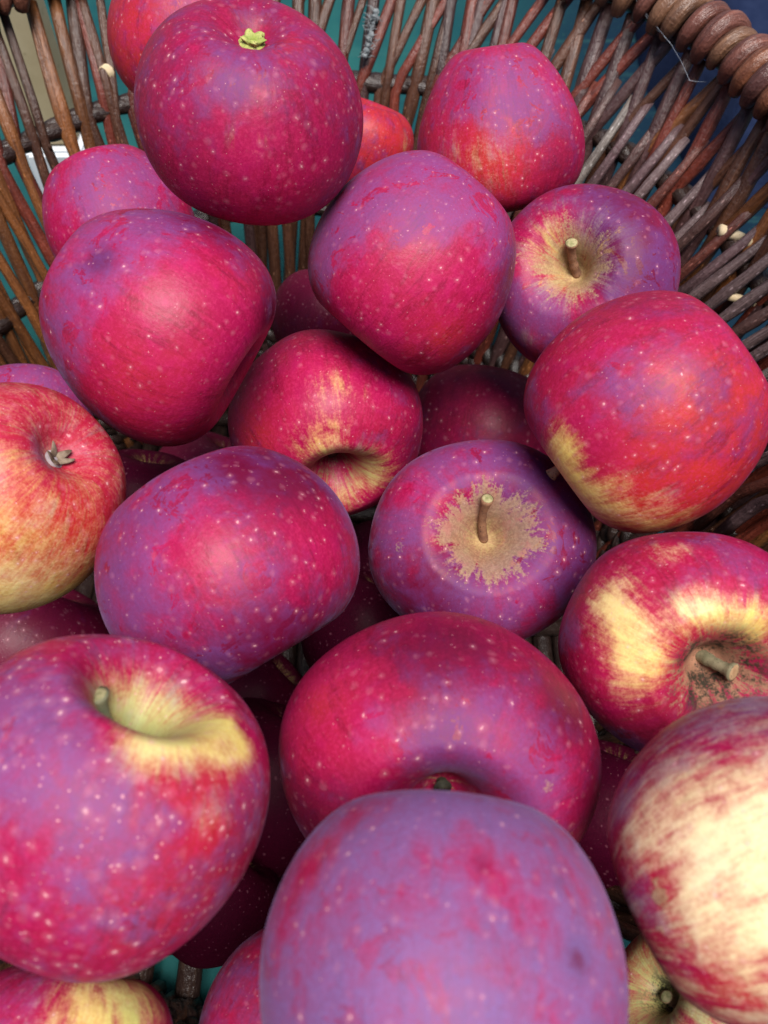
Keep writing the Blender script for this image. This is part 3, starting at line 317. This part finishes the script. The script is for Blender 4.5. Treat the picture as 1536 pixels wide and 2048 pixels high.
# angles evenly spread along the rim length
TH = np.linspace(-math.pi, math.pi, 2000); PR = np.array([wall(t, -.25) for t in TH]); AL = np.concatenate([[0], np.cumsum(np.linalg.norm(np.diff(PR, axis=0), axis=1))]); PER = AL[-1]
def th_at(s): return float(np.interp(s % PER, AL, TH))
def s_of(th): return float(np.interp(th, TH, AL))
AMB, RED, BRN, PUR, GRY, DK = (.19, .066, .018), (.14, .025, .014), (.085, .032, .016), (.065, .030, .030), (.15, .12, .10), (.020, .010, .008)
def cane_path(s0, z0, z1, ds=0., off0=0., off1=0., kink=None, jit=.0012, nseg=26):
    """path on the wall; ds is the sideways slant in metres, mostly above the kink height"""
    pts = []; p1, p2, p3 = rng.rand(3)*6.28; A1 = jit*(.5+rng.rand())
    for i in range(nseg):
        t = i/(nseg-1); z = z0+(z1-z0)*t
        if kink is None: u = t
        else: tk = (kink-z0)/(z1-z0); u = max(0, (t-tk)/(1-tk)) if t > tk else .0
        s = s0+ds*u+A1*math.sin(p1+t*4.5)+A1*.4*math.sin(p2+t*13)
        o = off0+(off1-off0)*t+A1*.8*math.sin(p3+t*7)
        pts.append(wall(th_at(s), z, o))
    return pts
def cane_rad(r0, r1, m, knots=2):
    r = np.linspace(r0, r1, m)*(1+.05*np.sin(np.linspace(0, 9, m)+rng.rand()*6))
    for _ in range(knots):
        i = rng.randint(2, m-2); r[i] *= 1.16; r[i+1] *= 1.05
    return r
def vis(th): return -.12 < th < math.pi+.15   # the stretch of wall the camera looks at
def tone_for(p, lower=False):
    x = p[0]; q = rng.rand()
    if x < -.12: base = AMB if q < .55 else RED if q < .85 else BRN
    elif x < .06: base = BRN if q < .5 else RED if q < .75 else PUR
    else: base = PUR if q < .35 else RED if q < .65 else BRN if q < .9 else AMB
    g_ = .60+.5*rng.rand()+(.30 if x > .06 else 0)  # right canes lightened in colour to make up for shadow on that wall
    return tuple(float(b*g_) for b in base)
PITCH = .0146; ncane = int(PER/PITCH); rest = MB(); cnt = 0
for i in range(ncane):
    s = i*PITCH+rng.normal(0, .0016); th = th_at(s); r = .0031+.0015*rng.rand()
    right = th < 1.25
    # upright stake, slightly leaning
    lean = .022-.012*rng.rand() if th < 1.3 else -.016-.012*rng.rand() if th < 1.9 else -.045+.022*rng.rand()
    ctr = wall(th, -.25)
    P1 = cane_path(s, -.445, RZ-.004, lean, .003, .002, None); R1 = cane_rad(r, r*.85, len(P1))
    # second cane: upright below the waist, kinked and slanting above it
    dsl = -(.022+.010*rng.rand())*(1. if th > .8 else .6) if right else (-.022-.014*rng.rand() if th < 1.9 else -.030+.022*rng.rand())
    P2 = cane_path(s+PITCH*.5-dsl*.35, -.445, RZ+.003, dsl, -.0055, .004, B1-.004+.006*rng.rand()); R2 = cane_rad(r*.95, r*.72, len(P2))
    for P_, R_ in ((P1, R1), (P2, R2)):
        if vis(th) and cnt < 100:
            mb = MB().tube(P_, R_, 10); j = rng.randint(6, 20)   # a side bud on some canes
            if rng.rand() < .6:
                q = np.array(P_[j]); inward = (np.array((-.045, .21, q[2]))-q); inward /= np.linalg.norm(inward)
                mb.blob(q+inward*R_[j]*.9+np.array((rng.normal()*.001, 0, 0)), (.0011, .0011, .0018), 5)
            bbuild(mb, 'cane', CANE, tone_for(P_[13])); cnt += 1
        else: rest.tube(P_, R_, 7)
ro = bbuild(rest, 'cane', CANE, BRN); ro['kind'] = 'stuff'
# two twined bands (fitching) and a low woven bottom border
def band(z, rr, ncord, amp, name, col, th0=-math.pi, th1=math.pi, dz=.0, off=0.):
    mb = MB()
    for c_ in range(ncord):
        pts = []; m = 900
        for i in range(m):
            s = PER*i/(m-1); th = th_at(min(s, PER-1e-6)); ph = s/(PITCH*1.0)*math.pi+c_*2*math.pi/ncord
            pts.append(wall(th, z+math.cos(ph)*amp*.8+dz*math.sin(s*9+c_), .0015+off+math.sin(ph)*amp*1.15))
        mb.tube(pts, rr*(1+.1*np.sin(np.arange(m)*.21+c_)), 8, cap=True)
    return bbuild(mb, name, CANE, col)
band(B1, .0048, 2, .0010, 'woven_band', DK, off=.0035)
band(B2, .0048, 2, .0012, 'woven_band', (.010, .005, .004), off=.002)
for z_ in (-.394, -.4085, -.422, -.4355): band(z_, .0038, 2, .0050, 'woven_band', (.008, .004, .003))
band(-.402, .0038, 3, .0056, 'woven_band', DK); band(-.4155, .0038, 3, .0056, 'woven_band', DK); band(-.429, .0038, 3, .0056, 'woven_band', DK)
# zigzag of short weavers between the bands on the right wall
zz = MB()
for i in range(30):
    s = s_of(.02)+i*.0105+rng.normal(0, .002); z0 = B2+.018+rng.rand()*.022; sp_ = .046+.016*rng.rand(); zz = MB()
    P_ = [wall(th_at(s-u*.014-.002*math.sin(u*3.1)), z0+u*sp_, -.009-.003*math.sin(u*3.14)+.013*u*u) for u in np.linspace(0, 1, 10)]
    P_ = [wall(th_at(s+.001), z0-.030, -.006), wall(th_at(s), z0-.012, -.009)]+P_
    zz.tube(P_, cane_rad(.0031, .0024, len(P_), 1), 8)
    bbuild(zz, 'short_weaver', CANE, [(.15, .10, .10), (.12, .07, .075), (.09, .045, .04), (.20, .17, .15), (.13, .035, .025)][rng.choice(5, p=[.3, .25, .2, .1, .15])])
# pale cut ends
def cutend(u, v, dpt, length, r, dirv):
    r *= .8
    fw_ = np.array([0, math.cos(math.radians(55)), -math.sin(math.radians(55))]); up_ = np.array([0, math.sin(math.radians(55)), math.cos(math.radians(55))])
    d_ = np.array([(u-768)/1700, 0, 0])+up_*(1024-v)/1700+fw_; p = d_*dpt; dv = np.array(dirv, float); dv /= np.linalg.norm(dv)
    return MB().tube([p-dv*length/2, p, p+dv*length/2], [r, r*1.02, r*.92], 12)
bbuild(cutend(1462, 468, .405, .014, .0034, (1, .1, -.45)), 'cut_cane_end', PALE); bbuild(cutend(1512, 486, .395, .010, .0036, (1, .1, -.4)), 'cut_cane_end', PALE)
bbuild(cutend(1478, 598, .398, .013, .0026, (1, .2, -.5)), 'cut_cane_end', PALE)
bbuild(cutend(1522, 606, .392, .010, .0024, (1, .3, -.3)), 'cut_cane_end', PALE)
bbuild(cutend(212, 146, .470, .004, .0058, (.25, -1, .3)), 'cut_cane_end', PALE)
# rim: thick core wrapped by bent-over canes
RR = .0106; rim = MB(); m = 300
rim.tube([wall(th_at(PER*i/(m-1)*.99999), RZ+.004) for i in range(m)], .0082, 12)
bbuild(rim, 'rim_core', CANE, DK)
coil = MB(); nc = int(PER/.0098)
for i in range(nc):
    s = i*PER/nc+rng.normal(0, .0010); r = .0042+.0016*rng.rand(); pts = []; kk = 22; R_ = RR*(1+.08*rng.normal())
    for j in range(kk):
        t = j/(kk-1); a_ = math.radians(205-250*t)   # inside-low -> over the top -> outside-low
        th = th_at(s-.014*t+.004); c0 = wall(th, RZ); o = wall(th, RZ, .01)-c0; o /= np.linalg.norm(o)
        pts.append(c0+o*(-math.cos(math.pi-a_))*R_*1.05*(1 if True else 0)+np.array((0, 0, math.sin(a_)*R_+.005)))
    seen = .25 < th_at(s) < 1.45; cb_ = MB() if seen else coil
    cb_.tube(pts, r*np.interp(np.linspace(0, 1, kk), [0, .15, .7, 1], [.62, .9, 1, .55]), 10)
    if seen: bbuild(cb_, 'rim_coil', CANE, [(.15, .05, .034), (.19, .065, .030), (.11, .042, .034), (.20, .095, .050)][rng.randint(4)])
bbuild(coil, 'rim_coil', CANE, (.15, .052, .030))['kind'] = 'stuff'
# slatted bottom
bt = MB()
cx, cy, A_, B_, e = sect(-.44)
for i in range(31):
    x = cx-A_+.004+i*(2*A_-.008)/30
    if abs(x+.093) < .017 and abs(x+.093) > .005: continue
    u = (x-cx)/A_; hb = B_*(1-min(abs(u), .999)**e)**(1/e)
    bt.tube([(x, cy-hb, -.444), (x+.001, cy, -.443), (x, cy+hb, -.444)], .0058, 8)
for j in range(int(2*B_/.0082)):
    yq = cy-B_+.003+j*.0082; u = (yq-cy)/B_; ha = A_*max(0, 1-abs(u)**e)**(1/e)
    if ha < .01: continue
    if .022 < yq < .058:
        bt.tube([(cx-ha, yq, -.4525), (-.116, yq, -.4525)], .0043, 8); bt.tube([(-.070, yq, -.4525), (cx+ha, yq, -.4525)], .0043, 8)
    else: bt.tube([(cx-ha, yq, -.4525), (cx+ha, yq, -.4525)], .0043, 8)
for j in range(5):
    yq = cy-B_*.8+j*B_*.4; u = (yq-cy)/B_; ha = A_*(1-min(abs(u), .999)**e)**(1/e)
    bt.tube([(cx-ha, yq, -.437), (cx, yq, -.436), (cx+ha, yq, -.437)], .005, 8)
bbuild(bt, 'basket_bottom', CANE, DK)
# ---------------------------------------------------------------- things behind the basket
def box(name, c, h, mat, parent=None, rz=0, bev=.003):
    import bmesh
    bm = bmesh.new(); bmesh.ops.create_cube(bm, size=1)
    for v in bm.verts: v.co = Vector((v.co.x*2*h[0], v.co.y*2*h[1], v.co.z*2*h[2]))
    bmesh.ops.bevel(bm, geom=bm.edges[:], offset=bev, segments=3, affect='EDGES')
    me = bpy.data.meshes.new(name); bm.to_mesh(me); bm.free(); me.materials.append(mat); me.polygons.foreach_set('use_smooth', [False]*len(me.polygons))
    o = bpy.data.objects.new(name, me); SC.collection.objects.link(o); o.location = c; o.rotation_euler = (0, 0, rz)
    if parent: o.parent = parent; o.location = Vector(c)-parent.location
    return o
BEIGE = m_simple('beige_board', (.36, .29, .17), (.42, .35, .22), 14, .75, c3=(.30, .24, .14)); WHITE = m_simple('white_paint', (.62, .66, .70), (.72, .75, .78), 9, .6)
NAVY = m_simple('navy_cloth', (.008, .014, .040), (.014, .022, .055), 30, .95, .004, .08)
post = empty('wooden_post', (-.238, .585, ZF)); tag(post, 'beige wooden post on a white foot seen through the left canes', 'post')
box('shaft', (-.238, .585, -.22), (.0145, .014, .134), BEIGE, post); box('foot', (-.238, .583, (ZF-.353)/2), (.022, .020, (-.354-ZF)/2), WHITE, post)
def cloth():
    nx, ny = 60, 40; V = []; F_ = []
    for j in range(ny):
        for i in range(nx):
            u, v = i/(nx-1), j/(ny-1); x = .27+.34*u; y = .64+.42*v
            e_ = min(u, 1-u, v, 1-v)*8; hgt = .10*min(1, e_)**.6+.006*math.sin(x*40+y*22)+.005*math.sin(y*63-x*18)
            V.append((x+.006*math.sin(v*9), y+.006*math.sin(u*11), ZF+.001+max(0, hgt)*(1 if e_ > 0 else 0)))
    for j in range(ny-1):
        for i in range(nx-1): a0 = j*nx+i; F_.append((a0, a0+1, a0+nx+1, a0+nx))
    return mesh('cloth', V, F_, NAVY)
tag(cloth(), 'dark navy cloth bundled beyond the basket rim at the top right', 'cloth')
# ---------------------------------------------------------------- apples
def build_apple(sp):
    big = not sp['n'].startswith('f'); nr, ns = (120, 168) if big else (60, 80)
    V, s, th = apple_local(sp['sh'], nr, ns); U = V.reshape(-1, 3); S = np.repeat(s, ns); TT = np.tile(th, nr)
    V3 = U*sp['R']; F_ = []
    for i in range(nr-1):
        for k in range(ns):
            a, b = i*ns+k, i*ns+(k+1) % ns; c, d = a+ns, b+ns
            F_.append((a, c, b) if i == 0 else (a, c, b) if i == nr-2 else (a, c, d, b))
    if True:   # poles: all first-ring verts coincide, use one
        F_ = []
        for i in range(nr-1):
            for k in range(ns):
                a, b = i*ns+k, i*ns+(k+1) % ns; c, d = a+ns, b+ns
                if i == 0: F_.append((0, c, d))
                elif i == nr-2: F_.append((a, (nr-1)*ns, b))
                else: F_.append((a, c, d, b))
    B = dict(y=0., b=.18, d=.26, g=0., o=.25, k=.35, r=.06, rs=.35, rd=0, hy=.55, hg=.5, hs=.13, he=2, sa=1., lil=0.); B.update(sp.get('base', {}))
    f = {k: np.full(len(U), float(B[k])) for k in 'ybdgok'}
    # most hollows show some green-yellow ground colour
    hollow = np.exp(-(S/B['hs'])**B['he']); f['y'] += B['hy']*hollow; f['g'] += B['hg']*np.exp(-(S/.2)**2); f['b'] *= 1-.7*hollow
    tan = np.zeros(len(U))
    for p in sp['p']:
        kind, q, rad, st = p[0], np.array(p[1:4]), p[4], p[5]
        w_ = np.exp(-((U-q)**2).sum(1)/rad**2)*st
        if kind == 'T': tan = np.maximum(tan, w_)
        elif kind == 'C': f['b'] -= w_; f['d'] -= .5*w_
        else:
            f[kind.lower()] += w_
            if kind == 'Y': f['b'] -= .6*w_; f['d'] -= w_
    rus = (B['r']-S)/.05; dirt_shade = np.clip(B['rd']*np.exp(-(S/.17)**4), 0, 1)  # stem hollow darkening: grime, and painted shade on the low right apple
    mer = np.stack([np.cos(TT), np.sin(TT), S*3.], 1)
    Z = np.zeros(len(U))
    top = empty('apple', sp['c'], Matrix([list(r) for r in sp['M']]))
    tag(top, sp['lab'], 'apple', 'apples heaped in the basket')
    mesh('skin', V3, F_, SKIN, top, {'up': ('FLOAT_VECTOR', U), 'mer': ('FLOAT_VECTOR', mer),
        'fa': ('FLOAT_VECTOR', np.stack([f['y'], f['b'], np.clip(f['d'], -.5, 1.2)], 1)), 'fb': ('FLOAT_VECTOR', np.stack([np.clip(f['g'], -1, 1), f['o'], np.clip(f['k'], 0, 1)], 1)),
        'fc': ('FLOAT_VECTOR', np.stack([np.maximum(rus*B['rs']+(B['rs']-1)*.6, np.where(tan > .15, -1.1+2.2*tan, -9.)), dirt_shade, Z+B['lil']], 1)), 'fd': ('FLOAT', Z+B['sa'])})
    R = sp['R']; rg = np.random.RandomState(sp['sh'].get('seed', 0)+50)
    if big or 'stem' in sp:
        st = sp.get('stem', dict(l=.28, r=.05, c='brown', dir=[.1, .1, 1]))
        base = V3[0]; dv = np.array(st['dir'], float); dv /= np.linalg.norm(dv); L = st['l']*R*1.15; r0 = st['r']*R; m = 14
        side = np.cross(dv, (.3, 1, .2)); side /= np.linalg.norm(side)
        pts = [base+np.array((0, 0, -.03*R))+(dv*(t**1.1)*.9+np.array((0, 0, 1.))*.1*t)*L+side*.06*L*math.sin(t*3) for t in np.linspace(0, 1, m)]
        tt = np.linspace(0, 1, m); rad = r0*(1.05-.25*np.sin(tt*2.6)+.38*np.clip((tt-.80)/.22, 0, 1)**1.5)*(1+.06*rg.normal(size=m))
        mb = MB().tube(pts, rad, 14); so_ = mb.build('stem', STEM[st['c']], top)
        if st['c'] != 'dark':
            e_ = pts[-1]; d_ = pts[-1]-pts[-2]; d_ /= np.linalg.norm(d_)
            MB().tube([e_-d_*.0002, e_+d_*.0002, e_+d_*.0003], [rad[-1]*.93, rad[-1]*.80, rad[-1]*.45], 14).build('stem_end', CUTEND if st['c'] != 'grey' else STEM['tan'], so_)
    if big:
        kind = sp.get('calyx', 'dry'); q = V3[-1]; cb = MB(); r_ = .13*R if kind == 'green' else .10*R
        for k in range(5):
            a = 2*math.pi*k/5+rg.rand()*.5; pts = []; rad = []; wob = rg.normal()*.25
            for t in np.linspace(0, 1, 9):
                rr = r_*(.20+1.15*t-.65*t*t*(kind == 'green')); zz = q[2]-r_*(.15+1.3*t-(1.1 if kind == 'green' else .4)*t*t)
                a2 = a+wob*t; pts.append((rr*math.cos(a2), rr*math.sin(a2), zz)); rad.append(r_*(.42*(1-t)**.7+.05))
            cb.tube(pts, rad, 8, squash=.35, nor=(-math.cos(a)*.5, -math.sin(a)*.5, -1))
        co = cb.build('calyx', CAL[kind], top)
        fb_ = MB(); fb_.blob((0, 0, q[2]+r_*.05), (r_*1.05, r_*1.05, r_*.38), 8, .15, rg); fb_.build('calyx_base', CALF if kind != 'green' else CAL['green'], co)
    return top
for sp in APPLES: build_apple(sp)
# ---------------------------------------------------------------- odds and ends
def pix(u, v, dpt):
    fw_ = np.array([0, math.cos(math.radians(55)), -math.sin(math.radians(55))]); up_ = np.array([0, math.sin(math.radians(55)), math.cos(math.radians(55))])
    return (np.array([(u-768)/1700, 0, 0])+up_*(1024-v)/1700+fw_)*dpt
SILK = m_simple('silk', (.22, .25, .30), (.30, .33, .38), 50, .5)
web = MB()
for P_ in ([(1272, 0, .43), (1300, 45, .425), (1340, 85, .415), (1362, 122, .405), (1379, 160, .398)], [(1376, 160, .398), (1392, 163, .40), (1412, 164, .405)], [(1281, 14, .428), (1312, 52, .42), (1345, 92, .413)]):
    Q = [pix(*p) for p in P_]; web.tube(Q, .00009, 5)
tag(web.build('spider_thread', SILK), 'thin white spider thread hanging from the rim across the right canes', 'spider thread')
lint = MB(); lr = np.random.RandomState(3)
for i in range(120):
    t = lr.rand(); p = pix(752-22*t-6*math.sin(t*6)+lr.normal()*4, 25+88*t+lr.normal()*3, .478+lr.normal()*.001); q = p+lr.normal(size=3)*.0022
    lint.tube([p, (p+q)/2+lr.normal(size=3)*.0006, q], .00022, 4)
for i in range(9):
    t = i/8; lint.blob(pix(752-22*t, 25+88*t, .479), (.0012+.0008*lr.rand(),)*3, 6, .5, lr)
tag(lint.build('lint', m_simple('lint_grey', (.12, .14, .15), (.24, .26, .27), 400, .95)), 'wisp of grey fluff caught on the back canes', 'fluff')
